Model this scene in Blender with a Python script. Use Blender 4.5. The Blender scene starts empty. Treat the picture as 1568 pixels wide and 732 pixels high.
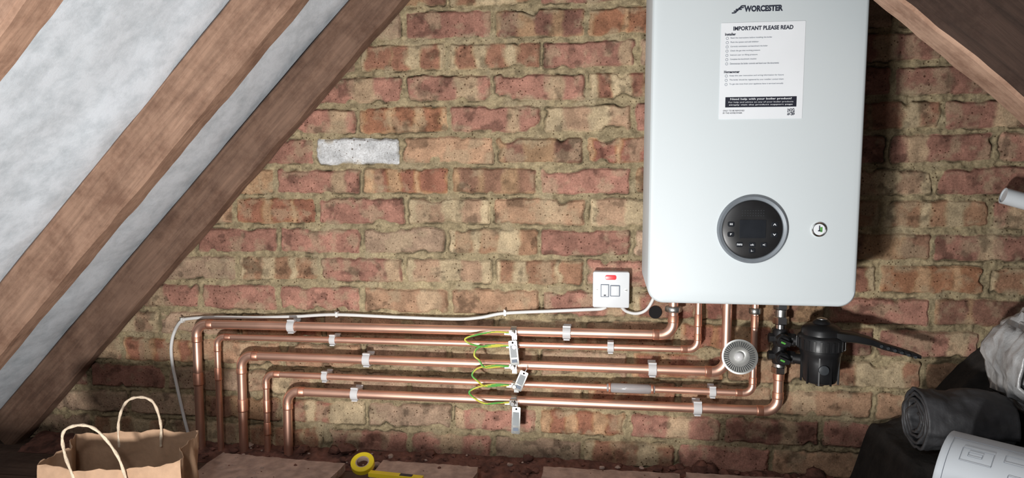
import bpy, math, random
import numpy as np
from mathutils import Matrix, Vector
random.seed(7); RNG=np.random.RandomState(11)
scene=bpy.context.scene
scene.view_settings.view_transform='Standard'
pi=math.pi
# ------------------------------------------------------------ materials
def newmat(name):
    m=bpy.data.materials.new(name); m.use_nodes=True
    nt=m.node_tree; b=nt.nodes['Principled BSDF']; return m,nt,b
def simple(name,col,rough=.5,metal=0,nscale=0,namt=.15,bump=0,trans=0,emit=None,coat=0,bscale=None):
    m,nt,b=newmat(name)
    b.inputs['Roughness'].default_value=rough; b.inputs['Metallic'].default_value=metal
    b.inputs['Base Color'].default_value=(*col,1)
    b.inputs['Transmission Weight'].default_value=trans
    b.inputs['Coat Weight'].default_value=coat
    if emit: b.inputs['Emission Color'].default_value=(*col,1); b.inputs['Emission Strength'].default_value=emit
    if nscale:
        tc=nt.nodes.new('ShaderNodeTexCoord'); n=nt.nodes.new('ShaderNodeTexNoise'); n.inputs['Scale'].default_value=nscale; n.inputs['Detail'].default_value=6
        nt.links.new(tc.outputs['Object'],n.inputs['Vector'])
        r=nt.nodes.new('ShaderNodeValToRGB'); r.color_ramp.elements[0].position=.3; r.color_ramp.elements[1].position=.7
        r.color_ramp.elements[0].color=(*[c*(1-namt) for c in col],1); r.color_ramp.elements[1].color=(*[min(1,c*(1+namt)) for c in col],1)
        nt.links.new(n.outputs['Fac'],r.inputs['Fac']); nt.links.new(r.outputs['Color'],b.inputs['Base Color'])
        if bump:
            n2=n
            if bscale:
                n2=nt.nodes.new('ShaderNodeTexNoise'); n2.inputs['Scale'].default_value=bscale; n2.inputs['Detail'].default_value=5
                nt.links.new(tc.outputs['Object'],n2.inputs['Vector'])
            bp=nt.nodes.new('ShaderNodeBump'); bp.inputs['Strength'].default_value=bump; bp.inputs['Distance'].default_value=.01
            nt.links.new(n2.outputs['Fac'],bp.inputs['Height']); nt.links.new(bp.outputs['Normal'],b.inputs['Normal'])
    return m
def wood(name,dark,light,scale=1.0):
    m,nt,b=newmat(name); b.inputs['Roughness'].default_value=.85
    tc=nt.nodes.new('ShaderNodeTexCoord'); mp=nt.nodes.new('ShaderNodeMapping'); mp.inputs['Scale'].default_value=(3.2*scale,48*scale,48*scale)
    n=nt.nodes.new('ShaderNodeTexNoise'); n.inputs['Scale'].default_value=1.7; n.inputs['Detail'].default_value=12; n.inputs['Roughness'].default_value=.7; n.inputs['Distortion'].default_value=.35
    n2=nt.nodes.new('ShaderNodeTexNoise'); n2.inputs['Scale'].default_value=11; n2.inputs['Detail'].default_value=12; n2.inputs['Roughness'].default_value=.75
    nt.links.new(tc.outputs['Object'],mp.inputs['Vector']); nt.links.new(mp.outputs['Vector'],n.inputs['Vector']); nt.links.new(tc.outputs['Object'],n2.inputs['Vector'])
    r=nt.nodes.new('ShaderNodeValToRGB'); r.color_ramp.elements[0].position=.22; r.color_ramp.elements[1].position=.70
    r.color_ramp.elements[0].color=(*dark,1); r.color_ramp.elements[1].color=(*light,1)
    nt.links.new(n.outputs['Fac'],r.inputs['Fac'])
    r2=nt.nodes.new('ShaderNodeValToRGB'); r2.color_ramp.elements[0].position=.36; r2.color_ramp.elements[1].position=.56
    r2.color_ramp.elements[0].color=(.50,.42,.38,1); r2.color_ramp.elements[1].color=(1,1,1,1)
    nt.links.new(n2.outputs['Fac'],r2.inputs['Fac'])
    mx=nt.nodes.new('ShaderNodeMixRGB'); mx.blend_type='MULTIPLY'; mx.inputs['Fac'].default_value=.85
    nt.links.new(r.outputs['Color'],mx.inputs[1]); nt.links.new(r2.outputs['Color'],mx.inputs[2]); nt.links.new(mx.outputs['Color'],b.inputs['Base Color'])
    bp=nt.nodes.new('ShaderNodeBump'); bp.inputs['Strength'].default_value=.35; bp.inputs['Distance'].default_value=.003
    nt.links.new(n.outputs['Fac'],bp.inputs['Height']); nt.links.new(bp.outputs['Normal'],b.inputs['Normal'])
    return m
M={}
M['copper']=simple('copper',(.90,.55,.42),.40,.90,14,.12)
M['copper_joint']=simple('copper_joint',(.78,.40,.28),.44,.9,30,.22)
M['chrome']=simple('chrome',(.75,.75,.74),.2,1,40,.06)
M['steel']=simple('steel',(.55,.55,.53),.38,1,60,.15)
M['whiteplastic']=simple('white_plastic',(.70,.72,.74),.4,0,20,.04)
M['clip']=simple('clip_plastic',(.68,.67,.67),.35,0,20,.04)
M['cable']=simple('cable_sheath',(.78,.78,.76),.45,0,25,.05)
M['black']=simple('black_plastic',(.012,.012,.013),.38,0,50,.2)
M['darkgrey']=simple('dark_grey_plastic',(.04,.045,.05),.35,0,50,.1)
M['screen']=simple('dial_screen',(.018,.020,.024),.15,0,50,.1)
M['grey']=simple('grey_ring',(.20,.225,.25),.4,.2,50,.08)
M['boiler']=simple('boiler_enamel',(.625,.68,.70),.5,0,2,.015)
M['boilerside']=simple('boiler_chassis',(.25,.28,.30),.5,0,5,.05)
M['paper']=simple('label_paper',(.78,.81,.84),.6,0,15,.02)
M['ink']=simple('ink',(.02,.025,.045),.6,0,15,.05)
M['inkgrey']=simple('ink_grey',(.16,.19,.24),.6,0,15,.05)
M['inkblack']=simple('ink_black',(.010,.012,.025),.5,0,15,.05)
M['red']=simple('neon_red',(.75,.03,.04),.3,0,15,.05,emit=.3)
M['green']=simple('wire_green',(.10,.38,.06),.45,0,15,.05)
M['yellow']=simple('wire_yellow',(.62,.58,.07),.45,0,15,.05)
M['tape']=simple('tape_yellow',(.85,.66,.02),.4,0,15,.08)
M['clear']=simple('clear_plastic',(.62,.66,.68),.12,0,15,.05,trans=.55)
M['tag']=simple('metal_tag',(.44,.44,.42),.35,.6,70,.25)
M['kraft']=simple('kraft_paper',(.42,.265,.165),.8,0,60,.10,bump=.3,bscale=30)
M['handle']=simple('twisted_paper',(.62,.50,.37),.8,0,120,.2,bump=.5)
M['hole']=simple('dark_hole',(.004,.003,.003),.9,0,15,.1)
M['rafterA']=wood('rafter_wood',(.150,.085,.055),(.38,.230,.155))
M['rafterB']=wood('rafter_wood_dark',(.105,.060,.041),(.27,.160,.108))
M['rafterC']=wood('rafter_wood_lit',(.28,.165,.11),(.52,.33,.23))  # paler copy: light on the right rafter's underside put into the colour
M['rafterD']=wood('rafter_wood_shaded',(.030,.018,.013),(.10,.058,.042))  # shade on the right rafter's front put into the colour; roof sheet reuses it
M['floorwood']=wood('dusty_planks',(.05,.03,.022),(.16,.10,.07))
M['board']=simple('dusty_board',(.44,.325,.27),.95,0,35,.3,bump=.6)
M['rubble']=simple('rubble_dust',(.16,.072,.053),.95,0,40,.55,bump=1)
M['heapshade']=simple('shade_heap_dark',(.018,.015,.013),1,0,30,.5,bump=1)  # near-black, shadow on the wall put into the heap's colour
M['greyroll']=simple('underlay_roll',(.042,.042,.045),.6,0,25,.35,bump=.5)
M['sheet']=simple('plan_sheet',(.60,.64,.68),.6,0,6,.03)
M['foil']=simple('foil_wrap',(.50,.50,.50),.42,.3,18,.3,bump=1.0)
M['pvc']=simple('pvc_white',(.72,.76,.79),.35,0,10,.03)
# wall material : vertex colour + grain
m,nt,b=newmat('fletton_brick'); M['brick']=m; b.inputs['Roughness'].default_value=.93; b.inputs['Specular IOR Level'].default_value=.2
at=nt.nodes.new('ShaderNodeVertexColor'); at.layer_name='Col'
tc=nt.nodes.new('ShaderNodeTexCoord')
n=nt.nodes.new('ShaderNodeTexNoise'); n.inputs['Scale'].default_value=260; n.inputs['Detail'].default_value=6; n.inputs['Roughness'].default_value=.7
nt.links.new(tc.outputs['Object'],n.inputs['Vector'])
r=nt.nodes.new('ShaderNodeValToRGB'); r.color_ramp.elements[0].position=.28; r.color_ramp.elements[1].position=.72
r.color_ramp.elements[0].color=(.62,.60,.58,1); r.color_ramp.elements[1].color=(1.28,1.28,1.28,1)
nt.links.new(n.outputs['Fac'],r.inputs['Fac'])
mx=nt.nodes.new('ShaderNodeMixRGB'); mx.blend_type='MULTIPLY'; mx.inputs['Fac'].default_value=1
nt.links.new(at.outputs['Color'],mx.inputs[1]); nt.links.new(r.outputs['Color'],mx.inputs[2])
vo=nt.nodes.new('ShaderNodeTexVoronoi'); vo.inputs['Scale'].default_value=95
nt.links.new(tc.outputs['Object'],vo.inputs['Vector'])
n3=nt.nodes.new('ShaderNodeTexNoise'); n3.inputs['Scale'].default_value=14; nt.links.new(tc.outputs['Object'],n3.inputs['Vector'])
ma=nt.nodes.new('ShaderNodeMath'); ma.operation='MULTIPLY_ADD'; ma.inputs[1].default_value=-.42; ma.inputs[2].default_value=.358
nt.links.new(n3.outputs['Fac'],ma.inputs[0])
lt=nt.nodes.new('ShaderNodeMath'); lt.operation='LESS_THAN'; nt.links.new(vo.outputs['Distance'],lt.inputs[0]); nt.links.new(ma.outputs[0],lt.inputs[1])
mx2=nt.nodes.new('ShaderNodeMixRGB'); mx2.blend_type='MULTIPLY'; mx2.inputs[2].default_value=(.38,.33,.30,1)
nt.links.new(lt.outputs[0],mx2.inputs['Fac']); nt.links.new(mx.outputs['Color'],mx2.inputs[1]); nt.links.new(mx2.outputs['Color'],b.inputs['Base Color'])
bp=nt.nodes.new('ShaderNodeBump'); bp.inputs['Strength'].default_value=.6; bp.inputs['Distance'].default_value=.0025
nt.links.new(n.outputs['Fac'],bp.inputs['Height']); nt.links.new(bp.outputs['Normal'],b.inputs['Normal'])
# membrane
m,nt,b=newmat('roof_membrane'); M['membrane']=m; b.inputs['Roughness'].default_value=.6
tc=nt.nodes.new('ShaderNodeTexCoord'); n=nt.nodes.new('ShaderNodeTexNoise'); n.inputs['Scale'].default_value=22; n.inputs['Detail'].default_value=8; n.inputs['Roughness'].default_value=.7
nt.links.new(tc.outputs['Object'],n.inputs['Vector'])
r=nt.nodes.new('ShaderNodeValToRGB'); r.color_ramp.elements[0].position=.32; r.color_ramp.elements[1].position=.58
r.color_ramp.elements[0].color=(.48,.53,.57,1); r.color_ramp.elements[1].color=(.66,.71,.76,1)
nt.links.new(n.outputs['Fac'],r.inputs['Fac']); nt.links.new(r.outputs['Color'],b.inputs['Base Color'])
bp=nt.nodes.new('ShaderNodeBump'); bp.inputs['Strength'].default_value=.35; bp.inputs['Distance'].default_value=.005
nt.links.new(n.outputs['Fac'],bp.inputs['Height']); nt.links.new(bp.outputs['Normal'],b.inputs['Normal'])

# ------------------------------------------------------------ mesh builder
class MB:
    def __init__(s): s.v=[]; s.f=[]; s.m=[]; s.mats=[]
    def mi(s,k):
        if k not in s.mats: s.mats.append(k)
        return s.mats.index(k)
    def add(s,v,f,k):
        o=len(s.v); i=s.mi(k) if isinstance(k,str) else None
        s.v+= [tuple(p) for p in v]
        for j,q in enumerate(f):
            s.f.append([a+o for a in q]); s.m.append(i if i is not None else s.mi(k[j]))
    def sweep(s,pts,rad,k,seg=20,cap=True,alt=None):
        P=[Vector(p) for p in pts]; n=len(P)
        if not hasattr(rad,'__len__'): rad=[rad]*n
        T=[]
        for i in range(n):
            a=P[min(i+1,n-1)]-P[max(i-1,0)]
            T.append(a.normalized() if a.length>1e-9 else (T[-1] if T else Vector((0,0,1))))
        up=Vector((0,1,0)) if abs(T[0].y)<.9 else Vector((1,0,0))
        N=(up-T[0]*up.dot(T[0])).normalized(); V=[];F=[];K=[]
        for i in range(n):
            N=(N-T[i]*N.dot(T[i])).normalized(); B=T[i].cross(N)
            for j in range(seg):
                a=2*pi*j/seg; V.append(P[i]+(N*math.cos(a)+B*math.sin(a))*rad[i])
        for i in range(n-1):
            for j in range(seg):
                F.append([i*seg+j,i*seg+(j+1)%seg,(i+1)*seg+(j+1)%seg,(i+1)*seg+j])
                if alt: K.append(alt[((j+i//2)//(seg//2))%2])
                else: K.append(k)
        if cap:
            F.append(list(range(seg))[::-1]); K.append(k if not alt else alt[0]); F.append([(n-1)*seg+j for j in range(seg)]); K.append(k if not alt else alt[0])
        s.add(V,F,K)
    def lathe(s,o,ax,prof,k,seg=32,cap=True):
        o=Vector(o); ax=Vector(ax).normalized()
        up=Vector((0,0,1)) if abs(ax.z)<.9 else Vector((1,0,0))
        N=(up-ax*up.dot(ax)).normalized(); B=ax.cross(N); V=[];F=[]
        for t,r in prof:
            for j in range(seg):
                a=2*pi*j/seg; V.append(o+ax*t+(N*math.cos(a)+B*math.sin(a))*r)
        n=len(prof)
        for i in range(n-1):
            for j in range(seg): F.append([i*seg+j,i*seg+(j+1)%seg,(i+1)*seg+(j+1)%seg,(i+1)*seg+j])
        if cap: F.append(list(range(seg))[::-1]); F.append([(n-1)*seg+j for j in range(seg)])
        s.add(V,F,k)
    def cyl(s,a,b,r,k,seg=20):
        a=Vector(a);b=Vector(b);L=(b-a).length; c=min(r*.12,L*.2)
        s.lathe(a,b-a,[(0,r-c),(c,r),(L-c,r),(L,r-c)],k,seg)
    def hexn(s,a,b,r,k): s.cyl(a,b,r,k,6)
    def rr(s,cx,cz,w,h,r,y0,y1,bev,k,kf=None,n=8):
        """rounded-rect prism facing -y: front at y0 (more negative), back at y1"""
        def out(ins):
            ww,hh,rr_=w/2-ins,h/2-ins,max(r-ins,.0002); L=[]
            for (sx,sz,a0) in [(1,1,0),(-1,1,pi/2),(-1,-1,pi),(1,-1,1.5*pi)]:
                for i in range(n+1):
                    a=a0+pi/2*i/n; L.append((cx+sx*(ww-rr_)+rr_*math.cos(a),cz+sz*(hh-rr_)+rr_*math.sin(a)))
            return L
        rings=[(y1,0)]
        if bev>0:
            for i in range(4):
                a=pi/2*i/3; rings.append((y0+bev*(1-math.sin(a)),bev*(1-math.cos(a))))
        else: rings.append((y0,0))
        V=[];F=[];q=4*(n+1)
        for (y,ins) in rings:
            for (x,z) in out(ins): V.append((x,y,z))
        for i in range(len(rings)-1):
            for j in range(q): F.append([i*q+j,(i+1)*q+j,(i+1)*q+(j+1)%q,i*q+(j+1)%q])
        K=[k]*len(F)
        F.append(list(range(q))); K.append(k)
        F.append([(len(rings)-1)*q+j for j in range(q)][::-1]); K.append(kf or k)
        s.add(V,F,K)
    def box(s,c,d,k,rot=None,bev=0):
        V=[];c=Vector(c)
        for x in(-1,1):
            for y in(-1,1):
                for z in(-1,1):
                    p=Vector((x*d[0]/2,y*d[1]/2,z*d[2]/2)); p=rot@p if rot else p; V.append(c+p)
        s.add(V,[[0,1,3,2],[4,6,7,5],[0,4,5,1],[2,3,7,6],[0,2,6,4],[1,5,7,3]],k)
    def done(s,name,angle=35,bevel=0,fixn=True):
        me=bpy.data.meshes.new(name); me.from_pydata(s.v,[],s.f)
        for k in s.mats: me.materials.append(M[k])
        me.polygons.foreach_set('material_index',s.m); me.update()
        if fixn:
            import bmesh
            bm=bmesh.new(); bm.from_mesh(me); bmesh.ops.recalc_face_normals(bm,faces=bm.faces); bm.to_mesh(me); bm.free()
        me.shade_smooth(); me.set_sharp_from_angle(angle=math.radians(angle))
        o=bpy.data.objects.new(name,me); bpy.context.collection.objects.link(o)
        if bevel:
            md=o.modifiers.new('bevel','BEVEL'); md.width=bevel; md.segments=2; md.limit_method='ANGLE'
        return o
def fillet(pts,r,n=8):
    P=[Vector(p) for p in pts]; out=[P[0]]
    for i in range(1,len(P)-1):
        a=(P[i-1]-P[i]).normalized(); b=(P[i+1]-P[i]).normalized(); h=a.angle(b)/2; t=r/math.tan(h)
        c=P[i]+(a+b).normalized()*(r/math.sin(h)); p0=P[i]+a*t; p1=P[i]+b*t
        u=(p0-c); w=(p1-c); ang=u.angle(w)
        for j in range(n+1):
            f=j/n; out.append(c+(u*math.sin((1-f)*ang)+w*math.sin(f*ang))/math.sin(ang))
    out.append(P[-1]); return out
def spline(pts,n=10):
    P=[Vector(p) for p in pts]; P=[P[0]*2-P[1]]+P+[P[-1]*2-P[-2]]; o=[]
    for i in range(1,len(P)-2):
        for j in range(n):
            t=j/n; a,b,c,d=P[i-1:i+3]
            o.append(.5*((2*b)+(c-a)*t+(2*a-5*b+4*c-d)*t*t+(3*b-a-3*c+d)*t**3))
    o.append(P[-2]); return o
_g={}
def vn(x,z,s,seed):
    if seed not in _g: _g[seed]=np.random.RandomState(seed).rand(256,256)
    g=_g[seed]; xi=x/s+50; zi=z/s+50; x0=np.floor(xi).astype(int); z0=np.floor(zi).astype(int); fx=xi-x0; fz=zi-z0
    fx=fx*fx*(3-2*fx); fz=fz*fz*(3-2*fz)
    a=g[x0%256,z0%256];b_=g[(x0+1)%256,z0%256];c=g[x0%256,(z0+1)%256];d=g[(x0+1)%256,(z0+1)%256]
    return (a*(1-fx)+b_*fx)*(1-fz)+(c*(1-fx)+d*fx)*fz
def fbm(x,z,s,seed,o=3):
    t=0;a=1;n=0
    for i in range(o): t=t+a*vn(x,z,s/2**i,seed+i); n+=a; a*=.55
    return t/n
def ss(a,b,x): t=np.clip((x-a)/(b-a),0,1); return t*t*(3-2*t)
def gridmesh(name,V,nu,nv,mat,keep=None,col=None):
    """V (nu*nv,3) ordering index=i*nv+j"""
    i,j=np.meshgrid(np.arange(nu-1),np.arange(nv-1),indexing='ij'); a=(i*nv+j).ravel()
    F=np.stack([a,a+nv,a+nv+1,a+1],1)
    if keep is not None: F=F[keep[F].all(1)]
    me=bpy.data.meshes.new(name); me.vertices.add(len(V)); me.vertices.foreach_set('co',V.astype(np.float32).ravel())
    me.loops.add(len(F)*4); me.loops.foreach_set('vertex_index',F.ravel().astype(np.int32))
    me.polygons.add(len(F)); me.polygons.foreach_set('loop_start',(np.arange(len(F))*4).astype(np.int32)); me.polygons.foreach_set('loop_total',np.full(len(F),4,np.int32))
    me.update(calc_edges=True); me.validate()
    me.polygons.foreach_set('use_smooth',np.ones(len(me.polygons),bool))
    me.materials.append(mat)
    if col is not None:
        at=me.color_attributes.new('Col','FLOAT_COLOR','POINT'); c4=np.ones((len(V),4),np.float32); c4[:,:3]=col; at.data.foreach_set('color',c4.ravel())
    o=bpy.data.objects.new(name,me); bpy.context.collection.objects.link(o); return o

# ------------------------------------------------------------ brick wall
res=.0022
xs=np.arange(-1.5,1.62,res); zs=np.arange(-.1,1.5,res)
X,Z=np.meshgrid(xs,zs,indexing='ij'); X=X.ravel(); Z=Z.ravel()
Xw=X+(vn(X,Z,.03,1)-.5)*.005+(vn(X,Z,.009,2)-.5)*.003
Zw=Z+(vn(X,Z,.06,3)-.5)*.005+(vn(X,Z,.01,4)-.5)*.0025+(vn(X,Z,.3,5)-.5)*.006
types={ (0,0):'r',(0,1):'d',(0,2):'s',(1,-1):'s',(1,0):'s',(1,1):'r',(2,-1):'r',(2,0):'r',(2,1):'r',(2,2):'s',
(3,-2):'r',(3,-1):'s',(3,0):'r',(3,1):'b',(4,-2):'r',(4,-1):'w',(4,0):'o',(4,1):'d',(4,2):'s',(5,-2):'r',(5,-1):'s',(5,0):'d',(5,1):'r',
(6,-2):'s',(6,-1):'r',(6,0):'b',(6,1):'o',(6,2):'b',(7,-3):'r',(7,-2):'r',(7,-1):'p',(7,0):'s',(7,1):'r',
(8,-3):'p',(8,-2):'s',(8,-1):'r',(8,0):'b',(8,1):'s',(8,2):'r',(9,-3):'r',(9,-2):'r',(9,-1):'o',(9,0):'o',(9,1):'r',
(10,-1):'o',(10,0):'p',(10,1):'b',(11,0):'b',(11,1):'p',(12,0):'p',(12,1):'b',(12,2):'s',(13,-1):'p',(13,0):'r',(13,1):'s',(13,2):'r',(13,3):'r',(13,4):'r',(14,-1):'r',(14,0):'r',(14,1):'p',
(3,4):'s',(8,4):'s',(8,5):'s'}
cd={'r':(.375,.190,.142),'o':(.42,.260,.165),'p':(.45,.315,.22),'b':(.49,.38,.24),'d':(.35,.185,.135),'s':(.42,.26,.17),'w':(.56,.57,.58)}
k=np.floor(15-Zw/.075).astype(int)
vloc=(15-k)*.075-Zw
left=np.zeros_like(X);right=np.zeros_like(X);code=np.zeros(len(X),int);bidx=np.zeros(len(X),int)
codes='ropbdsw'
for kk in range(k.min(),k.max()+1):
    mask=k==kk
    off=0 if kk%2 else .5
    ns=np.arange(-8,9); jx=(ns-off)*.225+(RNG.rand(len(ns))-.5)*.012
    ii=np.clip(np.searchsorted(jx,Xw[mask])-1,0,len(jx)-2)
    left[mask]=jx[ii];right[mask]=jx[ii+1]
    cc=np.zeros(len(ns),int)
    for q,nn in enumerate(ns):
        t=types.get((kk,int(nn)))
        if t is None:
            t=random.choices('ropbds',weights=[4,2,2.4,1.2,1.4,2] if nn<4 else [6,2,1.4,.4,1.4,1.6])[0]
        cc[q]=codes.index(t)
    code[mask]=cc[ii]; bidx[mask]=(kk+20)*40+ii
rv=np.random.RandomState(5).rand(4000,12)[bidx]
halfw=(right-left)/2-.0058-.002*rv[:,0]; cxb=(right+left)/2; halfh=.0375-.0064-.0020*rv[:,1]
dx=np.abs(Xw-cxb)-halfw; dz=np.abs(vloc-.0375-(Xw-cxb)*(rv[:,4]-.5)*.03)-halfh; rc=.006
qx=np.maximum(dx+rc,0);qz=np.maximum(dz+rc,0); sd=np.sqrt(qx*qx+qz*qz)+np.minimum(np.maximum(dx+rc,dz+rc),0)-rc
sd=sd+(vn(X,Z,.018,9)-.5)*.0045+np.maximum(0,vn(X,Z,.035,10)-.70)*.045
inb=ss(.0012,-.0012,sd)
face=ss(.001,-.005,sd)
hb=face*(.004+.005*rv[:,2])+(fbm(X,Z,.02,20)-.5)*.0024+((Xw-cxb)*(rv[:,3]-.5)*.02)+(vn(X,Z,.006,24)-.5)*.0010
hm=-.0065+.013*fbm(X,Z,.016,30,4)+.012*np.maximum(0,vn(X,Z,.035,35)-.6)
hgt=np.where(inb<.5,hm*(1-inb)+hb*inb,hb*inb+hm*(1-inb))
base=np.array([cd[c] for c in codes])[code]
base=base*(1+(rv[:,4:5]-.5)*.34)
u=(Xw-left)/(right-left); red=np.array([.325,.145,.110]); drk=np.array([.200,.090,.075]); buff=np.array([.51,.40,.255]); org=np.array([.46,.29,.17])
wob=(vn(X,Z,.02,40)-.5)*.06
def band(c,w): return ss(w/2+.028,w/2-.028,np.abs(u+wob-c))
vv=ss(.045,.03,np.abs(vloc-.0375+(vn(X,Z,.03,41)-.5)*.01)*1.25)
sh=(rv[:,3]-.5)*.14
b1=band(.12+.12*rv[:,6],.14+.16*rv[:,7]); b2=band(.42+.16*rv[:,8],.12+.22*rv[:,9])*(rv[:,8]>.25); b3=band(.80+.10*rv[:,10],.12+.18*rv[:,11])*(rv[:,6]>.2)
three=np.clip(b1+b2+b3,0,1)*vv*(.55+.45*rv[:,0])
ed=np.clip(three*(1-three)*4,0,1)
isS=(code==5)[:,None]; isD=(code==4)[:,None]; isB=(code==3)[:,None]; isR=(code==0)[:,None]; isO=(code==1)[:,None]
t3=three[:,None]; e3=ed[:,None]
sbase=np.where(rv[:,5:6]>.5,buff,org*1.08)
col=np.where(isS,sbase*(1-t3)+red*t3-e3*.045,base)
col=np.where(isD,(org*.85)*(1-t3)+drk*t3,col)
tb=(np.clip(band(.3+sh,.3)+band(.78+sh,.22),0,1)*vv*.7)[:,None]
col=np.where(isB,buff*(1-tb)+np.array([.38,.22,.15])*tb,col)
tr=(band(.1+sh*3+rv[:,2]*.8,.12+.14*rv[:,9])*(rv[:,1]>.45))[:,None]
col=np.where(isR|isO,col*(1-tr)+np.array([.48,.34,.22])*tr,col)
mot=fbm(X,Z,.025,50,4)[:,None]
col=col*(1+(mot-.5)*.95)
mot2=ss(.50,.70,fbm(X,Z,.035,55,4))[:,None]
col=np.where(code[:,None]==6,col,col*(1-mot2*.5)+np.array([.44,.345,.225])*mot2*.5)
mot3=ss(.58,.74,fbm(X,Z,.03,60,4))[:,None]; col=col*(1-mot3*np.where(code[:,None]==6,.1,.45))
mc=np.array([.365,.295,.180])*(1+(fbm(X,Z,.012,70,4)[:,None]-.5)*1.1)*(1+(vn(X,Z,.2,75)[:,None]-.5)*.35)
crack=ss(.0036,-.0005,np.abs(sd-.0012))*ss(.44,.72,vn(X,Z,.04,80))
mc=mc*(1-.82*crack[:,None]); hgt=hgt-crack*.005
col=col*inb[:,None]+mc*(1-inb[:,None])
sm=(ss(.60,.74,fbm(X,Z,.05,90,4))*ss(-.018,-.002,sd))[:,None]*.65
col=col*(1-sm)+np.array([.42,.345,.225])*sm
col=np.clip(col,.01,.9)
V=np.stack([X,-np.clip(hgt,-.012,.0105),Z],1)
SL=math.radians(45.9); ARR=(-.0837,1.1492)
hL=-math.sin(SL)*(X-ARR[0])+math.cos(SL)*(Z-ARR[1])
SR=math.radians(40.5); BR=(.833,1.029)
hR=math.sin(SR)*(X-BR[0])+math.cos(SR)*(Z-BR[1])
keep=(hL<.093)&(hR<.165)
gridmesh('wall_back',V,len(xs),len(zs),M['brick'],keep,col)

# ------------------------------------------------------------ floor and roof
fb=MB()
y=-2.3
while y<-.001:
    w=.148; y1=min(y+w,0); fb.box((.03,(y+y1)/2,-.012),(3.1,(y1-y)-.004,.024),'floorwood'); y+=w
fb.box((.03,-1.15,-.03),(3.1,2.3,.012),'floorwood')
fb.done('floor',bevel=.002)
mb=MB(); mb.box((.03,-.74,.051),(2.5,.045,.098),'floorwood'); mb.done('shade_blocker',bevel=.003)  # unseen bar added to keep the work light off floor and lower wall
def roofsheet(name,A,ang,side,h0,l0,l1,mat,sag,rafters):
    nu,nv=260,220
    l=np.linspace(l0,l1,nu); yy=np.linspace(-2.3,-.002,nv); Lg,Yg=np.meshgrid(l,yy,indexing='ij'); Lg=Lg.ravel();Yg=Yg.ravel()
    h=h0+(fbm(Lg,Yg,.25,100)-.5)*sag*1.6+(fbm(Lg,Yg,.05,110)-.5)*sag*.3
    d=np.min([np.abs(Yg-yr) for yr in rafters],0); h=h+sag*1.2*ss(.03,.16,d)
    c,s=math.cos(ang),math.sin(ang)
    if side<0: P=np.stack([A[0]+Lg*c-h*s,Yg,A[1]+Lg*s+h*c],1)
    else: P=np.stack([A[0]-Lg*c+h*s,Yg,A[1]+Lg*s+h*c],1)
    return gridmesh(name,P,nu,nv,mat)
roofsheet('ceiling',ARR,SL,-1,.099,-1.75,.62,M['membrane'],.012,[-.035,-.425,-.925,-1.4,-1.9])
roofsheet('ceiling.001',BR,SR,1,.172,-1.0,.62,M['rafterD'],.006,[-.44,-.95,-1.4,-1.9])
def rafter(name,A,ang,side,y0,y1,dep,l0,l1,mat,seed,wob=.006,under=None):
    L=l1-l0;n=160;th=y1-y0
    prof=[]; rc=.005
    ny,nz=5,8
    for i in range(ny): prof.append((y0+rc+(th-2*rc)*i/(ny-1),0))
    for i in range(nz): prof.append((y1,rc+(dep-2*rc)*i/(nz-1)))
    for i in range(ny): prof.append((y1-rc-(th-2*rc)*i/(ny-1),dep))
    for i in range(nz): prof.append((y0,dep-rc-(dep-2*rc)*i/(nz-1)))
    q=len(prof);V=[];F=[];K=[]
    pa=np.array(prof)
    for i in range(n+1):
        x=l0+L*i/n
        xx=np.full(q,x)
        oy=(fbm(xx,pa[:,1]*2+pa[:,0],.12,seed)-.5)*wob*.5+(vn(xx,pa[:,1],.02,seed+5)-.5)*.0012
        oz=(fbm(xx,pa[:,0],.16,seed+9)-.5)*wob*1.6+(vn(xx,pa[:,0],.025,seed+15)-.5)*.0018
        for j in range(q):
            zz=pa[j,1]+ (oz[j] if pa[j,1]<dep*.5 else 0)
            V.append((x,pa[j,0]+abs(oy[j])*(1 if pa[j,0]<(y0+y1)/2 else -1),zz))
    for i in range(n):
        for j in range(q):
            F.append([i*q+j,(i+1)*q+j,(i+1)*q+(j+1)%q,i*q+(j+1)%q])
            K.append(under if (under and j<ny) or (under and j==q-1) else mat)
    F.append(list(range(q)));F.append([n*q+j for j in range(q)][::-1]); K+=[mat,mat]
    mb=MB(); mb.add(V,F,K); o=mb.done(name,40)
    o.matrix_world=Matrix.Translation((A[0],0,A[1]))@Matrix.Rotation(-ang if side<0 else ang,4,'Y')
    return o
rafter('roof_rafter',ARR,SL,-1,-.062,-.012,.094,-1.62,.52,'rafterB',200,.007)
rafter('roof_rafter',ARR,SL,-1,-.452,-.400,.096,-1.62,.52,'rafterA',230,.005)
rafter('roof_rafter',ARR,SL,-1,-.955,-.898,.096,-1.62,.52,'rafterA',260,.006)
rafter('roof_rafter',BR,SR,1,-.479,-.400,.165,-.6,.95,'rafterD',290,.006,under='rafterC')

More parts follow.
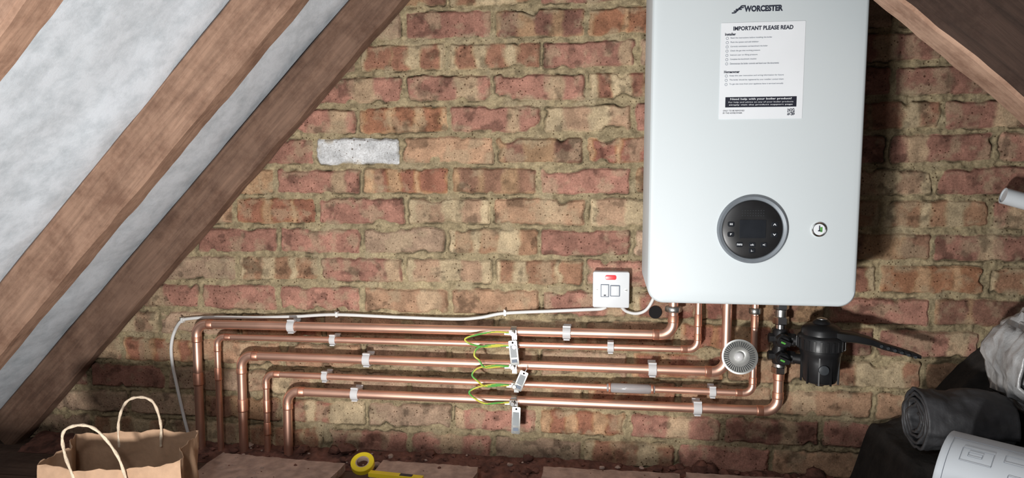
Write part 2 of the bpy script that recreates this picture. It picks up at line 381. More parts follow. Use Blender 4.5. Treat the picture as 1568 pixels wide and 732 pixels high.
# ------------------------------------------------------------ text helper
def text(body,x,z,y,w,mat,parent,h=None,bold=0,align='LEFT',name='lettering'):
    cu=bpy.data.curves.new('t','FONT'); cu.body=body; cu.size=1; cu.offset=bold; cu.resolution_u=3
    to=bpy.data.objects.new('t',cu); bpy.context.collection.objects.link(to)
    dg=bpy.context.evaluated_depsgraph_get(); dg.update()
    me=bpy.data.meshes.new_from_object(to.evaluated_get(dg)); bpy.data.objects.remove(to)
    co=np.array([v.co[:] for v in me.vertices]); mn=co.min(0); mxx=co.max(0)
    sx=w/(mxx[0]-mn[0]); sz=(h/(mxx[1]-mn[1])) if h else sx
    for v in me.vertices:
        v.co=Vector((x+(v.co.x-mn[0])*sx-(w/2 if align=='CENTER' else 0),y,z+(v.co.y-mn[1])*sz))
    me.materials.clear(); me.materials.append(M[mat])
    o=bpy.data.objects.new(name,me); bpy.context.collection.objects.link(o)
    if parent: o.parent=parent
    return o
# ------------------------------------------------------------ boiler
BX=.6707; FY=-.2793
root=bpy.data.objects.new('wall_mounted_boiler',None); bpy.context.collection.objects.link(root)
def child(o): o.parent=root; return o
mb=MB()
mb.rr(BX,.835,.4,.724,.032,FY,-.04,.008,'boiler',n=10)
child(mb.done('front_cover',30))
mb=MB()
mb.rr(BX,.84,.37,.70,.01,-.25,-.014,.002,'boilerside')
mb.box((BX,-.13,.478),(.36,.2,.012),'boilerside')
child(mb.done('chassis'))
mb=MB()
mb.lathe((BX,FY-.0005,.6248),(0,-1,0),[(0,.0675),(.004,.0670),(.006,.064),(.0045,.0585),(.002,.0572)],'grey',64,False)
mb.lathe((BX,FY-.001,.6248),(0,-1,0),[(0,.0575),(.002,.0572),(.0035,.054),(.004,.03),(.004,.0001)],'black',64,True)
dz=.6248
mb.rr(BX,dz+.001,.050,.036,.002,FY-.0058,FY-.004,.0004,'screen')
for (bx,bz) in [(-.041,.010),(-.041,-.010),(.041,.010),(.041,-.010),(-.024,-.030),(0,-.030),(.022,-.030),(0,-.042)]:
    mb.rr(BX+bx,dz+bz,.0130,.0100,.003,FY-.0058,FY-.003,.0008,'screen')
for a in range(9):
    for r_ in range(3):
        mb.cyl((BX-.02+a*.005,FY-.0045,dz+.027+r_*.005),(BX-.02+a*.005,FY-.0054,dz+.027+r_*.005),.0009,'darkgrey',8)
child(mb.done('control_dial',30))
yb=FY-.0062
for (s_,bx,bz,w) in [('III',-.041,.010,.005),('F',-.041,-.010,.003),('^',.041,.010,.006),('v',.041,-.010,.006),('menu',-.024,-.030,.010),('ok',0,-.030,.007),('<',.022,-.030,.005),('i-',0,-.042,.004)]:
    text(s_,BX+bx,dz+bz-.0018,yb,w,'paper',root,h=.0038,bold=.01,align='CENTER',name='button_symbol')
mb=MB()
mb.lathe((.7955,FY,.6255),(0,-1,0),[(0,.0145),(.003,.0140),(.004,.0125),(.003,.0112)],'chrome',32,False)
mb.lathe((.7955,FY-.0005,.6255),(0,-1,0),[(0,.0115),(.0015,.011),(.0018,.0001)],'paper',32)
mb.box((.7955,FY-.0035,.6275),(.0014,.001,.011),'ink'); mb.box((.7965,FY-.0035,.623),(.007,.001,.0014),'ink')
mb.box((.7990,FY-.0032,.6255),(.0035,.001,.009),'green')
child(mb.done('pressure_gauge'))
# information label
mb=MB(); yl=FY-.0009
mb.rr(.6785,.930,.1545,.182,.001,yl,FY+.0005,0,'paper')
mb.rr(.6785,.871,.132,.0195,.0004,yl-.0004,yl,0,'inkblack')
def qr(x0,z0,n,c):
    rr=random.Random(3)
    for i in range(n):
        for j in range(n):
            if rr.random()<.55: mb.box((x0+i*c,yl-.0002,z0+j*c),(c,.0004,c),'ink')
qr(.7290,.8455,12,.0011)
for i in range(10):
    zz=[.992,.984,.976,.968,.960,.952,.944,.921,.913,.905][i]
    mb.lathe((.613,yl,zz),(0,-1,0),[(0,.0026),(.0003,.0026)],'inkgrey',14); mb.lathe((.613,yl-.0004,zz),(0,-1,0),[(0,.0019),(.0001,.0019)],'paper',14)
child(mb.done('information_label'))
yt=yl-.0007
text('IMPORTANT PLEASE READ',.6785,1.0060,yt,.110,'ink',root,h=.0078,bold=.03,align='CENTER')
text('Installer',.6085,.9970,yt,.0200,'ink',root,h=.0050,bold=.03); text('Homeowner',.6085,.9262,yt,.029,'ink',root,h=.0050,bold=.03)
L=['Read the instructions before installing the boiler','Flush the system and add inhibitor','Correctly commission and benchmark the boiler','Check the gas inlet working pressure','Instruct user on filling pressure','Complete the benchmark checklist','Demonstrate the boiler controls and hand over the documents']
for i,t in enumerate(L): text(t,.619,.9905-i*.008,yt,.0017*len(t)*.9,'inkgrey',root,h=.0033)
L=['Keep this user instruction and wiring information for future','The boiler should be registered by your installer; contact them','To get the most from your appliance have it serviced annually']
for i,t in enumerate(L): text(t,.619,.9195-i*.008,yt,.100,'inkgrey',root,h=.0033)
text('Need help with your boiler product?',.6785,.8742,yt-.0005,.114,'paper',root,h=.0046,bold=.02,align='CENTER')
text('For help and advice on any of your boiler products',.6785,.8690,yt-.0005,.120,'paper',root,h=.0032,align='CENTER')
text('simply visit the product support page',.6785,.8640,yt-.0005,.118,'paper',root,h=.0032,bold=.01,align='CENTER')
text('ONLY TO BE REMOVED',.6085,.8535,yt,.040,'ink',root,h=.0026); text('BY THE HOMEOWNER',.6085,.8490,yt,.036,'ink',root,h=.0026)
text('WORCESTER',.6425,1.0405,FY-.0006,.071,'ink',root,h=.0115,bold=.05,name='brand_lettering')
mb=MB()
for i in range(3):
    x0=.620+i*.0035; z0=1.0390+i*.0032
    pts=spline([(x0,FY-.0006,z0),(x0+.007,FY-.0006,z0+.001),(x0+.010,FY-.0006,z0+.006),(x0+.018,FY-.0006,z0+.0065)],6)
    mb.sweep(pts,[.0011]*len(pts),'ink',6)
child(mb.done('emblem'))

# ------------------------------------------------------------ copper pipes
PY=-.045
pipes=[(-.660,.0112,.3455,.3525,.545,[.20]),(-.604,.0078,.3135,.3195,.602,[.215]),(-.540,.0112,.2665,.2685,.667,[.135]),(-.4745,.0078,.2200,.2195,.7294,[.135,.075]),(-.418,.0112,.1770,.1785,.787,[])]
for n,(xl,r,zl,zr,xr,cps) in enumerate(pipes):
    mb=MB(); fr=r*2.6; top=.254 if n==4 else .4715
    pts=[(xl-.003,PY,.001),(xl,PY,zl),(xr,PY,zr),(xr,PY,top)]
    mb.sweep(fillet(pts,fr,10),r,'copper',24)
    def slv(p,d,k='copper_joint',L=.017,rr=1.13):
        p=Vector(p); d=Vector(d); R=r*rr
        mb.lathe(p-d*L/2,d,[(0,r),(.0008,R-.0003),(.003,R+.0005),(.005,R-.0001),(L-.002,R),(L,r)],k,24,False)
    for cx,cz,hd,vd in [(xl,zl,1,-1),(xr,zr,-1,1)]:
        e=fillet([(cx,PY,cz+vd*(fr+.012)),(cx,PY,cz),(cx+hd*(fr+.012),PY,cz)],fr,10)
        mb.sweep(e,r*1.10,'copper',24,True)
        slv((cx,PY,cz+vd*(fr+.010)),(0,0,1)); slv((cx+hd*(fr+.010),PY,cz),(1,0,0))
    for c in cps: slv((xl-.001,PY,c),(0,0,1),L=.034); 
    if n in(1,3): slv((xr,PY,.39),(0,0,1),L=.03)
    if n==3:
        mb.lathe((.392,PY,.2196),(1,0,0),[(0,r),(.002,.0095),(.010,.0095),(.012,.0115),(.1,.0115),(.102,.0095),(.112,.0095),(.114,r)],'clear',24)
        mb.cyl((.396,PY,.2196),(.402,PY,.2196),.0105,'copper_joint'); mb.cyl((.496,PY,.2196),(.503,PY,.2196),.0105,'copper_joint')
    if n in(0,3): 
        mb.hexn((xr,PY,.408),(xr,PY,.422),r*1.75,'steel'); mb.hexn((xr,PY,.436),(xr,PY,.456),r*1.7,'chrome')
    mb.done('copper_pipe',50)
def zrun(n,x):
    xl,r,zl,zr,xr,_=pipes[n]; return zl+(zr-zl)*(x-xl)/(xr-xl)
for n,x in [(0,-.3996),(1,-.2915),(2,-.204),(3,-.3151),(4,-.2371),(0,.2955),(1,.4),(2,.4989),(3,.6387),(4,.6052)]:
    r=pipes[n][1]; z=zrun(n,x); mb=MB(); w=.015 if r<.01 else .019; R=r+.0006; T=.003
    N_=22; V=[];F=[]
    for s_ in (-1,1):
        for rad in (R,R+T):
            for i in range(N_+1):
                a=math.radians(-160+320*i/N_)
                V.append((x+s_*w/2,PY-rad*math.cos(a),z+rad*math.sin(a)))
    q=N_+1
    for i in range(N_):
        F+= [[i,i+1,q+i+1,q+i],[2*q+i,3*q+i,3*q+i+1,2*q+i+1],[q+i,q+i+1,3*q+i+1,3*q+i],[i,2*q+i,2*q+i+1,i+1]]
    F+=[[0,q,3*q,2*q],[N_,2*q+N_,3*q+N_,q+N_]]
    mb.add(V,F,'clip')
    mb.box((x,(PY+R-.011)/2,z),(w,abs(PY+R)-.009,r*1.5),'clip')
    mb.box((x,-.012,z),(w,.006,r*2.4),'clip')
    mb.box((x,PY-.003,z+R+T+.001),(w,.010,.004),'clip'); mb.box((x,PY-.003,z-R-T-.001),(w*.8,.012,.003),'clip')
    mb.done('pipe_clip',40,bevel=.0006)
# earth clamps, wires, tags
for n in range(5):
    x=.168+(.004 if n%2 else 0); r=pipes[n][1]; z=zrun(n,x); mb=MB()
    mb.lathe((x-.007,PY,z),(1,0,0),[(0,r+.0002),(0,r+.0016),(.014,r+.0016),(.014,r+.0002)],'steel',24,False)
    mb.box((x,PY-r-.006,z+.002),(.018,.010,.011),'chrome'); mb.cyl((x,PY-r-.008,z+.002),(x,PY-r-.022,z+.002),.0035,'steel',16)
    mb.cyl((x,PY-r-.020,z+.002),(x,PY-r-.025,z+.002),.0058,'chrome',16); mb.box((x-.014,PY-r-.007,z-.001),(.014,.005,.007),'steel')
    mb.box((x+.004,PY-r-.012,z-.009),(.012,.003,.012),'chrome')
    mb.done('earth_clamp',40,bevel=.0005)
for n,(bx,c) in enumerate([(.054,'green'),(.075,'green'),(.070,'yellow'),(.062,'yellow')]):
    za=zrun(n,.15)+.001; zb=zrun(n+1,.15)+.001; ya=PY-pipes[n][1]-.008; yb_=PY-pipes[n+1][1]-.008
    zm=(za+zb)/2
    pts=spline([(.158,ya,za),(.125,ya-.004,za+.002),(.085,ya-.010,za-.004),(bx,ya-.014,zm+.002+n*.001),(bx+.012,ya-.014,zm-.010),(.100,yb_-.009,zb-.002),(.130,yb_-.004,zb-.001),(.158,yb_,zb)],8)
    mb=MB(); mb.sweep(pts,.0023,c,10,alt=('green','yellow') if n<2 else ('yellow','green')); mb.done('earth_wire')
for (cx,z0,z1,rt) in [(.171,.275,.335,-6),(.188,.212,.262,22),(.176,.105,.172,2)]:
    mb=MB(); h=z1-z0
    mb.rr(0,0,.021,h,.003,-.0006,.0006,.0002,'tag'); mb.rr(0,h*.06,.015,h*.5,.001,-.0010,-.0004,0,'clear'); mb.rr(0,-h*.33,.013,.008,.001,-.0011,-.0004,0,'inkgrey')
    mb.lathe((0,-.001,h/2-.005),(0,-1,0),[(0,.0026),(.001,.0022)],'hole',14)
    pts=spline([(0,-.001,h/2-.005),(.002,.004,h/2+.006),(0,.014,h/2+.012)],6); mb.sweep(pts,.0009,'whiteplastic',8)
    o=mb.done('earthing_tag',40); o.matrix_world=Matrix.Translation((cx,PY-.030,(z0+z1)/2))@Matrix.Rotation(math.radians(rt),4,'Y')
# ------------------------------------------------------------ switch
mb=MB(); sx,sz=.3995,.4555
mb.rr(sx,sz,.084,.084,.004,-.030,-.004,.0015,'whiteplastic')
mb.rr(sx,sz,.0865,.0865,.0045,-.0355,-.029,.002,'whiteplastic')
mb.rr(sx-.001,sz+.030,.026,.011,.004,-.0372,-.035,.0006,'red')
mb.rr(sx+.0095,sz-.002,.0235,.0275,.002,-.0362,-.035,.0003,'inkgrey'); mb.rr(sx+.0095,sz-.002,.0195,.0235,.001,-.0385,-.036,.001,'whiteplastic')
mb.rr(sx-.0145,sz-.002,.0200,.031,.001,-.0362,-.035,.0003,'inkgrey'); mb.rr(sx-.0145,sz-.002,.0165,.0275,.001,-.0376,-.036,.0005,'whiteplastic'); mb.rr(sx-.0145,sz-.013,.005,.003,.0005,-.0380,-.036,.0002,'ink')
for s_ in(-1,1):
    mb.lathe((sx+s_*.0345,-.035,sz),(0,-1,0),[(0,.0046),(.0008,.0042),(.0010,.002)],'steel',18); mb.box((sx+s_*.0345,-.0362,sz),(.006,.0006,.0010),'ink')
mb.done('fused_switch',35)
mb=MB(); mb.lathe((.5055,-.012,.3990),(0,-1,0),[(0,.0155),(.0006,.0150),(.0007,.0001)],'hole',24); mb.done('cable_entry_hole')
# ------------------------------------------------------------ cable
cy=-.0165
mb=MB()
pts=[(.389,cy-.004,.4115),(.375,cy,.405),(.335,cy,.402),(.264,cy,.397),(.142,cy,.3885),(.08,cy,.376),(.0177,cy,.3705),(-.12,cy,.371),(-.2905,cy,.3735),(-.40,cy,.366),(-.504,cy,.3605),(-.62,cy,.358),(-.69,cy,.353),(-.7203,cy,.3444),(-.742,cy,.312),(-.7521,cy,.2725),(-.751,cy,.228),(-.7439,cy,.1831),(-.725,cy,.08),(-.7072,cy,.003)]
mb.sweep(spline(pts,8),.0042,'cable',12)
mb.sweep(spline([(.425,cy-.004,.4115),(.438,cy,.400),(.462,cy,.396),(.484,cy,.406),(.5,cy,.4339),(.51,cy,.4715)],8),.0038,'cable',12)
for x,z in [(-.2905,.3735),(.142,.3885),(-.715,.347)]:
    mb.box((x,cy,z+.001),(.006,.012,.013),'cable'); mb.cyl((x,cy-.004,z+.009),(x,cy-.012,z+.009),.002,'steel',10)
mb.done('electric_cable')
# ------------------------------------------------------------ magnetic filter with valves
mb=MB(); vx=.787
mb.cyl((vx,PY,.285),(vx,PY,.298),.0150,'steel'); mb.hexn((vx,PY,.270),(vx,PY,.287),.0175,'chrome'); mb.cyl((vx,PY,.2545),(vx,PY,.272),.0128,'copper_joint')
mb.lathe((vx,PY,.292),(0,0,1),[(0,.014),(.004,.0165),(.034,.0165),(.040,.014),(.044,.014),(.048,.0165),(.078,.0165),(.084,.013)],'black',28)
for zz in (.312,.353):
    mb.lathe((vx,PY-.010,zz),(0,-1,0),[(0,.013),(.012,.013),(.014,.016),(.026,.015),(.030,.011)],'black',24)
    mb.box((vx,PY-.044,zz),(.026,.006,.010),'black',Matrix.Rotation(.4,3,'Y')); mb.box((vx-.004,PY-.0475,zz),(.010,.002,.004),'green',Matrix.Rotation(.4,3,'Y'))
    mb.hexn((vx-.012,PY,zz),(vx-.026,PY,zz),.0115,'black'); mb.hexn((vx+.014,PY-.01,zz),(vx+.030,PY-.02,zz),.0150,'black')
    mb.cyl((vx+.020,PY-.016,zz),(.845,-.085,zz),.0118,'black')
mb.cyl((vx,PY,.374),(vx,PY,.392),.0118,'chrome'); mb.hexn((vx,PY,.386),(vx,PY,.404),.0185,'chrome'); mb.cyl((vx,PY,.402),(vx,PY,.424),.0125,'steel'); mb.hexn((vx,PY,.420),(vx,PY,.436),.0175,'chrome'); mb.cyl((vx,PY,.434),(vx,PY,.4715),.011,'copper')
fx,fy=.8636,-.092
mb.lathe((fx,fy,.258),(0,0,1),[(0,.004),(.001,.009),(.006,.010),(.008,.024),(.012,.034),(.020,.0375),(.060,.0415),(.072,.042),(.076,.044),(.084,.0445),(.086,.049),(.112,.0500),(.116,.047),(.119,.043),(.130,.042),(.134,.039),(.140,.030),(.143,.020),(.147,.018),(.152,.012),(.153,.001)],'black',48)
for i in range(24):
    a=2*pi*i/24; mb.box((fx+.0495*math.cos(a),fy+.0495*math.sin(a),.357),(.004,.004,.022),'black',Matrix.Rotation(a,3,'Z'))
for i in range(10):
    a=2*pi*i/10; mb.box((fx+.040*math.cos(a),fy+.040*math.sin(a),.300),(.004,.003,.062),'black',Matrix.Rotation(a,3,'Z'))
mb.lathe((fx,fy,.405),(0,0,1),[(0,.012),(.006,.011),(.008,.006)],'steel',20)
mb.lathe((fx-.004,fy-.041,.305),(-.1,-1,0),[(0,.011),(.004,.0105),(.005,.006)],'darkgrey',20)
hp=[(.885,-.11,.378,.020,.013),(.925,-.112,.376,.024,.011),(.960,-.112,.368,.018,.009),(.985,-.112,.358,.012,.008),(1.02,-.112,.349,.010,.007),(1.052,-.112,.340,.010,.006),(1.064,-.112,.336,.005,.004)]
V=[];F=[]
for (x,y_,z,w,h) in hp:
    for a in range(12):
        t=2*pi*a/12; cc,s2=math.cos(t),math.sin(t); V.append((x,y_+w*math.copysign(abs(cc)**.6,cc),z+h*math.copysign(abs(s2)**.6,s2)))
for i in range(len(hp)-1):
    for a in range(12): F.append([i*12+a,i*12+(a+1)%12,(i+1)*12+(a+1)%12,(i+1)*12+a])
F.append(list(range(12)));F.append([(len(hp)-1)*12+a for a in range(12)])
mb.add(V,F,'black')
for i in range(6):
    x=.978+i*.014; zz=.3605-(x-.978)*.31; mb.cyl((x,-.128,zz),(x,-.096,zz),.0035,'darkgrey',10)
mb.done('magnetic_filter',40)
# round metal lamp head
mb=MB(); lc=Vector((.6845,-.118,.325)); ax=Vector((-.12,-1,.25)).normalized()
mb.lathe(lc,ax,[(-.030,.014),(-.026,.022),(-.012,.034),(.004,.0385),(.008,.0385),(.0085,.0350),(.000,.0315),(-.012,.021),(-.018,.010)],'steel',48)
mb.lathe(lc,ax,[(-.018,.010),(-.008,.009),(-.004,.005),(-.003,.0005)],'clip',24)
for i in range(40):
    a=2*pi*i/40; N=Vector((1,0,0)); N=(N-ax*N.dot(ax)).normalized(); B=ax.cross(N); d=N*math.cos(a)+B*math.sin(a)
    mb.cyl(lc+d*.0335+ax*.0045,lc+d*.0225+ax*-.0100,.0009,'darkgrey',6)
mb.cyl(lc-ax*.028,Vector((.700,-.058,.318)),.008,'steel'); mb.box((.702,-.055,.317),(.03,.008,.014),'steel')
mb.done('inspection_lamp',40)

# ------------------------------------------------------------ white plastic pipe stub at right
mb=MB(); a=Vector((1.228,-.07,.684)); d=Vector((1,-.12,-.30)).normalized()
mb.lathe(a,d,[(0,.0145),(0,.0175),(.07,.0175),(.071,.0195),(.11,.0195),(.111,.0175),(.32,.0175)],'pvc',32,False)
mb.lathe(a+d*.003,d,[(0,.0150),(.3,.0150)],'whiteplastic',32)
mb.box(a+d*.2+Vector((0,.045,0)),(.02,.08,.02),'whiteplastic')
mb.done('plastic_waste_pipe')
# ------------------------------------------------------------ bottom clutter
def rock(mb,c,s,rr,k):
    V=[]
    for i in range(5):
        th=pi*(i+.5)/5
        for j in range(7):
            ph=2*pi*j/7; q=s*(.7+.5*rr.random())
            V.append((c[0]+q*math.sin(th)*math.cos(ph)*1.25,c[1]+q*math.sin(th)*math.sin(ph),c[2]+q*.75*math.cos(th)))
    F=[[i*7+j,i*7+(j+1)%7,(i+1)*7+(j+1)%7,(i+1)*7+j] for i in range(4) for j in range(7)]+[list(range(7)),[28+j for j in range(7)]]
    mb.add(V,F,k)
nx,ny=700,50; lx=np.linspace(-1.15,.925,nx); ly=np.linspace(-.105,-.012,ny); GX,GY=np.meshgrid(lx,ly,indexing='ij'); GX=GX.ravel();GY=GY.ravel()
gz=.001+ (.004+.014*ss(-.10,-.01,GY))*(.3+1.1*fbm(GX,GY,.12,300,3)) + .012*(fbm(GX,GY,.03,310,4)-.4)+.005*(vn(GX,GY,.008,320)-.5)
gz=np.maximum(gz*ss(-.105,-.08,GY),.001)
rub=gridmesh('brick_rubble',np.stack([GX,GY,gz],1),nx,ny,M['rubble'])
rr_=random.Random(4); mb=MB()
for i in range(230):
    x=rr_.uniform(-.95,.9); y_=rr_.uniform(-.095,-.02); s=.003+.009*rr_.random()**3
    rock(mb,(x,y_,.007+.014*(y_+.11)/.09),s,rr_,rr_.choice(['rubble','rubble','rubble','board']))
for x,y_,s in [(.62,-.03,.022),(.64,-.035,.018),(-.27,-.03,.02),(-.30,-.04,.014),(-.38,-.05,.014),(.88,-.035,.02),(.2,-.03,.012),(-.05,-.03,.012)]: rock(mb,(x,y_,.026),s,rr_,'rubble')
o=mb.done('rubble_stones',60); o.parent=rub
def board(x0,x1,y0,y1,z,rot,tilt=0,mat='board',th=.018):
    mb=MB(); n=24; rr2=random.Random(int((x0+5)*1000)); w=x1-x0; d=y1-y0
    pts=[]
    for i in range(n): pts.append((-w/2+w*i/n, d/2+rr2.uniform(-.003,.003)))
    for i in range(8): pts.append((w/2+rr2.uniform(-.004,.002),d/2-d*i/8))
    for i in range(n): pts.append((w/2-w*i/n,-d/2+rr2.uniform(-.003,.003)))
    for i in range(8): pts.append((-w/2+rr2.uniform(-.002,.004),-d/2+d*i/8))
    q=len(pts); V=[(a,b_,-th/2) for a,b_ in pts]+[(a,b_,th/2) for a,b_ in pts]
    F=[list(range(q)),[q+i for i in range(q)][::-1]]+[[i,(i+1)%q,q+(i+1)%q,q+i] for i in range(q)]
    mb.add(V,F,mat)
    mb.box((-w*.3,0,-th/2-(z-th)/2),(.04,d*.8,(z-th)),mat); mb.box((w*.3,0,-th/2-(z-th)/2),(.04,d*.8,(z-th)),mat)
    for i in range(40): rock(mb,(rr2.uniform(-w/2,w/2)*.95,rr2.uniform(-d/2,d/2)*.95,th/2),.0015+.003*rr2.random()**2,rr2,'rubble' if rr2.random()<.4 else mat)
    o=mb.done('chipboard_offcut',40)
    o.matrix_world=Matrix.Translation(((x0+x1)/2,(y0+y1)/2,z-th/2))@Matrix.Rotation(rot,4,'Z')@Matrix.Rotation(tilt,4,'X')
board(-.57,-.24,-.37,-.125,.034,-.06)
board(-.15,.09,-.36,-.115,.036,-.03)
board(.245,.562,-.36,-.100,.038,.0)
board(.575,.905,-.36,-.100,.042,-.01)
mb=MB(); tax=Vector((0.05,-.5,.87)).normalized(); tc_=Vector((-.176,-.168,.046))
mb.lathe(tc_,tax,[(0,.016),(0,.0265),(.001,.0275),(.014,.0275),(.015,.0265),(.015,.016),(0,.016)],'tape',40,False)
mb.lathe(tc_,tax,[(.0005,.0158),(.0005,.0135),(.0145,.0135),(.0145,.0158)],'board',40,False)
mb.done('adhesive_tape_roll')
mb=MB(); mb.box((-.085,-.206,.042),(.13,.016,.010),'tape',Matrix.Rotation(-.10,3,'Z')); mb.box((-.06,-.208,.0475),(.03,.011,.001),'ink',Matrix.Rotation(-.10,3,'Z')); mb.done('folding_ruler',bevel=.002)
# unseen bricks added to throw a jagged shadow on the lower wall
for (x,w_,h_) in [(.44,.15,.052),(.60,.12,.048),(.80,.17,.100),(-.28,.09,.030)]:
    mb=MB(); mb.box((x,-.74,.100+h_/2),(w_,.07,h_),'rubble',Matrix.Rotation(.1,3,'Z')); 
    rb=random.Random(int(x*100)+500)
    for i in range(6): rock(mb,(x+rb.uniform(-w_/2,w_/2),-.74+rb.uniform(-.02,.02),.100+h_),.010,rb,'rubble')
    mb.done('shade_brick',bevel=.004)
# paper bag
def bag():
    c=[Vector((-.636,-.598)),Vector((-.385,-.550)),Vector((-.440,-.410)),Vector((-.680,-.455))]
    n=22; ring=[]
    for e in range(4):
        a,b_=c[e],c[(e+1)%4]
        for i in range(n): ring.append((a.lerp(b_,i/n),e,i/n))
    ctr=sum(c,Vector((0,0)))/4
    q=len(ring);nz=18;mb=MB();V=[]
    for s_,ins in ((0,0),(1,.0018)):
        for k_ in range(nz+1):
            t=k_/nz
            for idx,(p,e,f) in enumerate(ring):
                z=.002+.206*t+(.0025*math.sin(idx*.9)+.0015*math.sin(idx*2.3)) *(t**8)
                v=p-ctr; fold=0
                if e in(1,3): fold=-.020*t*math.exp(-((f-.5)/.22)**2)
                bul=.010*math.sin(t*2.6+idx*.13)*math.sin(f*pi)+.003*math.sin(idx*.7+t*9)
                sc=1+(bul+fold-ins)/v.length*1
                if e==0: z+=-.016*math.sin(f*pi)*t**6
                if e==2: z+=.006*math.sin(f*pi)*t**6
                w=ctr+v*sc; V.append((w.x,w.y,z))
    F=[]
    L_=(nz+1)*q
    for s_ in(0,1):
        for k_ in range(nz):
            for j in range(q):
                a=s_*L_+k_*q+j;b2=s_*L_+k_*q+(j+1)%q; F.append([a,b2,b2+q,a+q] if s_==0 else [a,a+q,b2+q,b2])
    for j in range(q): F.append([nz*q+j,nz*q+(j+1)%q,L_+nz*q+(j+1)%q,L_+nz*q+j])
    F.append(list(range(q))[::-1]); F.append([L_+2*q+j for j in range(q)])
    mb.add(V,F,'kraft')
    def hd(a,b_,h,lean):
        a=Vector(a);b_=Vector(b_);l=Vector(lean); m_=(a+b_)/2
        pts=spline([a,a+Vector((0,0,h*.55))+l*.5,a.lerp(m_,.35)+Vector((0,0,h*.95))+l,m_+Vector((0,0,h*1.06))+l,b_.lerp(m_,.35)+Vector((0,0,h*.95))+l,b_+Vector((0,0,h*.5))+l*.5,b_],8)
        mb.sweep(pts,[.0027+.0005*math.sin(i*1.3) for i in range(len(pts))],'handle',10)
    hd((-.575,-.584,.172),(-.485,-.566,.172),.108,(-.018,-.02,0))
    hd((-.590,-.444,.182),(-.508,-.430,.182),.098,(.004,.0,0))
    mb.done('paper_carrier_bag',60,fixn=False)
bag()
# right-hand clutter
mx_=np.linspace(.955,1.52,110); my_=np.linspace(-.62,-.013,110); A_,B_=np.meshgrid(mx_,my_,indexing='ij'); A_=A_.ravel();B_=B_.ravel()
edge=ss(.955,1.01,A_)*ss(-.62,-.56,B_)
gz=.002+(.034+.116*ss(-.29,-.262,B_))*edge+.012*(fbm(A_,B_,.06,400,4)-.5)*edge
gz+=edge*ss(-.118,-.085,B_)*(.24*ss(1.02,1.32,A_)+.03*(fbm(A_,B_,.05,410,3)-.5))
gz+=edge*.06*ss(1.20,1.24,A_)*ss(-.29,-.262,B_)*ss(-.06,-.118,B_)
gridmesh('shade_heap',np.stack([A_,B_,gz],1),110,110,M['heapshade'])  # invented heap: props the rolls, its mound stands in for wall shadow
def roll(name,a,b_,r,mat,turns=2.4,th=.004,crump=0,seed=0,open_=.30,start=-1.0):
    a=Vector(a);b_=Vector(b_);ax=(b_-a).normalized(); L_=(b_-a).length
    N=(Vector((0,0,1))-ax*ax.z).normalized(); B=ax.cross(N); n=int(46*turns); nl=40; V=[];F=[]
    for i in range(n+1):
        t=i/n; ang=2*pi*turns*t+start; rad=r*(1-open_*(1-t))
        for j in range(nl+1):
            s_=j/nl; cr=crump*(vn(np.array([ang*r*1.0]),np.array([s_*L_]),.03,500+seed)[0]-.5)+crump*.5*(vn(np.array([ang*r]),np.array([s_*L_]),.011,520+seed)[0]-.5)
            d=N*math.cos(ang)+B*math.sin(ang); V.append(a+ax*(L_*s_)+d*(rad+cr))
    q=nl+1
    for i in range(n):
        for j in range(nl): F.append([i*q+j,(i+1)*q+j,(i+1)*q+j+1,i*q+j+1])
    mb=MB(); mb.add(V,F,mat)
    o=mb.done(name,60,fixn=False); sd_=o.modifiers.new('thickness','SOLIDIFY'); sd_.thickness=th; sd_.offset=-1
    return o,(a,ax,N,B,L_)
roll('underlay_roll',(1.022,-.200,.226),(1.19,-.195,.224),.066,'greyroll',4.2,.005,.010,1,.62,.5)
PR=.120
o,(a,ax,N,B,Lr)=roll('rolled_paper_plans',(.996,-.400,.156),(1.245,-.585,.150),PR,'sheet',1.25,.0012,.0,2,.04,1.2)
mb=MB()
def pt(s_,ang,off=.0008): 
    d=N*math.cos(ang)+B*math.sin(ang); return a+ax*s_+d*(PR+off)
def arcbox(s0,s1,a0,a1):
    for (p,q_) in [((s0,a0),(s1,a0)),((s1,a0),(s1,a1)),((s1,a1),(s0,a1)),((s0,a1),(s0,a0))]:
        pts=[pt(p[0]+(q_[0]-p[0])*i/6,p[1]+(q_[1]-p[1])*i/6) for i in range(7)]; mb.sweep(pts,.00028,'inkgrey',5)
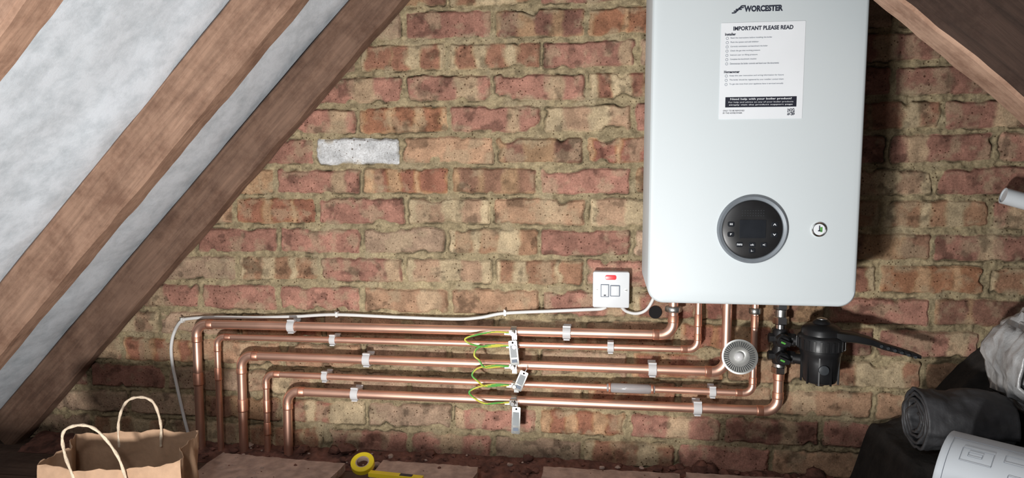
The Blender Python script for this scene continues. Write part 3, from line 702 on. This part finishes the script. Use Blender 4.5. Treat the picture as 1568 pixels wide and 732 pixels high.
left_dir=Vector((-.64,-.77,0)); sg=1 if B.dot(left_dir)>0 else -1
for (s0,s1,a0,a1) in [(.03,.075,.35,.6),(.04,.06,.42,.5),(.09,.13,.3,.45),(.10,.16,.65,.9),(.02,.05,.95,1.2),(.012,.19,.15,1.5),(.07,.085,1.0,1.2)]: arcbox(s0,s1,sg*a0,sg*a1)
for i in range(7): mb.sweep([pt(.095,sg*(.8+i*.025)),pt(.125+.01*(i%3),sg*(.8+i*.025))],.00025,'inkgrey',5)
for i in range(5):
    s0=.12+i*.008; mb.sweep([pt(s0,sg*(.3+.05*j)) for j in range(5)],.00025,'inkgrey',5)
d_=mb.done('plan_drawing'); d_.parent=o
roll('foil_insulation_roll',(1.320,-.255,.352),(1.320,-.12,.352),.134,'foil',3.0,.006,.024,3)

# ------------------------------------------------------------ lights, world, camera
def area(name,loc,target,size,energy,col):
    l=bpy.data.lights.new(name,'AREA'); l.energy=energy; l.size=size; l.color=col; l.shape='SQUARE'
    o=bpy.data.objects.new(name,l); bpy.context.collection.objects.link(o); o.location=loc
    o.rotation_euler=(Vector(target)-Vector(loc)).to_track_quat('-Z','Y').to_euler(); return o
area('work_light',(.03,-1.60,.145),(.18,0,.88),.10,26,(1,.99,.97))
area('fill_light',(.10,-1.70,1.0),(.2,0,.35),.10,4.5,(.98,.99,1))  # weak fill added near the camera to brighten everything
w=bpy.data.worlds.new('w'); scene.world=w; w.use_nodes=True; w.node_tree.nodes['Background'].inputs[0].default_value=(.85,.92,1,1); w.node_tree.nodes['Background'].inputs[1].default_value=.09
cd_=bpy.data.cameras.new('camera'); cam=bpy.data.objects.new('camera',cd_); bpy.context.collection.objects.link(cam)
cd_.sensor_width=36; cd_.lens=1082.2/1568*36; cd_.clip_start=.02
R=Matrix.Rotation(.134421,4,'Z')@Matrix.Rotation(pi/2-.103234,4,'X')@Matrix.Rotation(-.00225715,4,'Z')
cam.matrix_world=Matrix.Translation((.388743,-1.71165,.749697))@R
scene.camera=cam
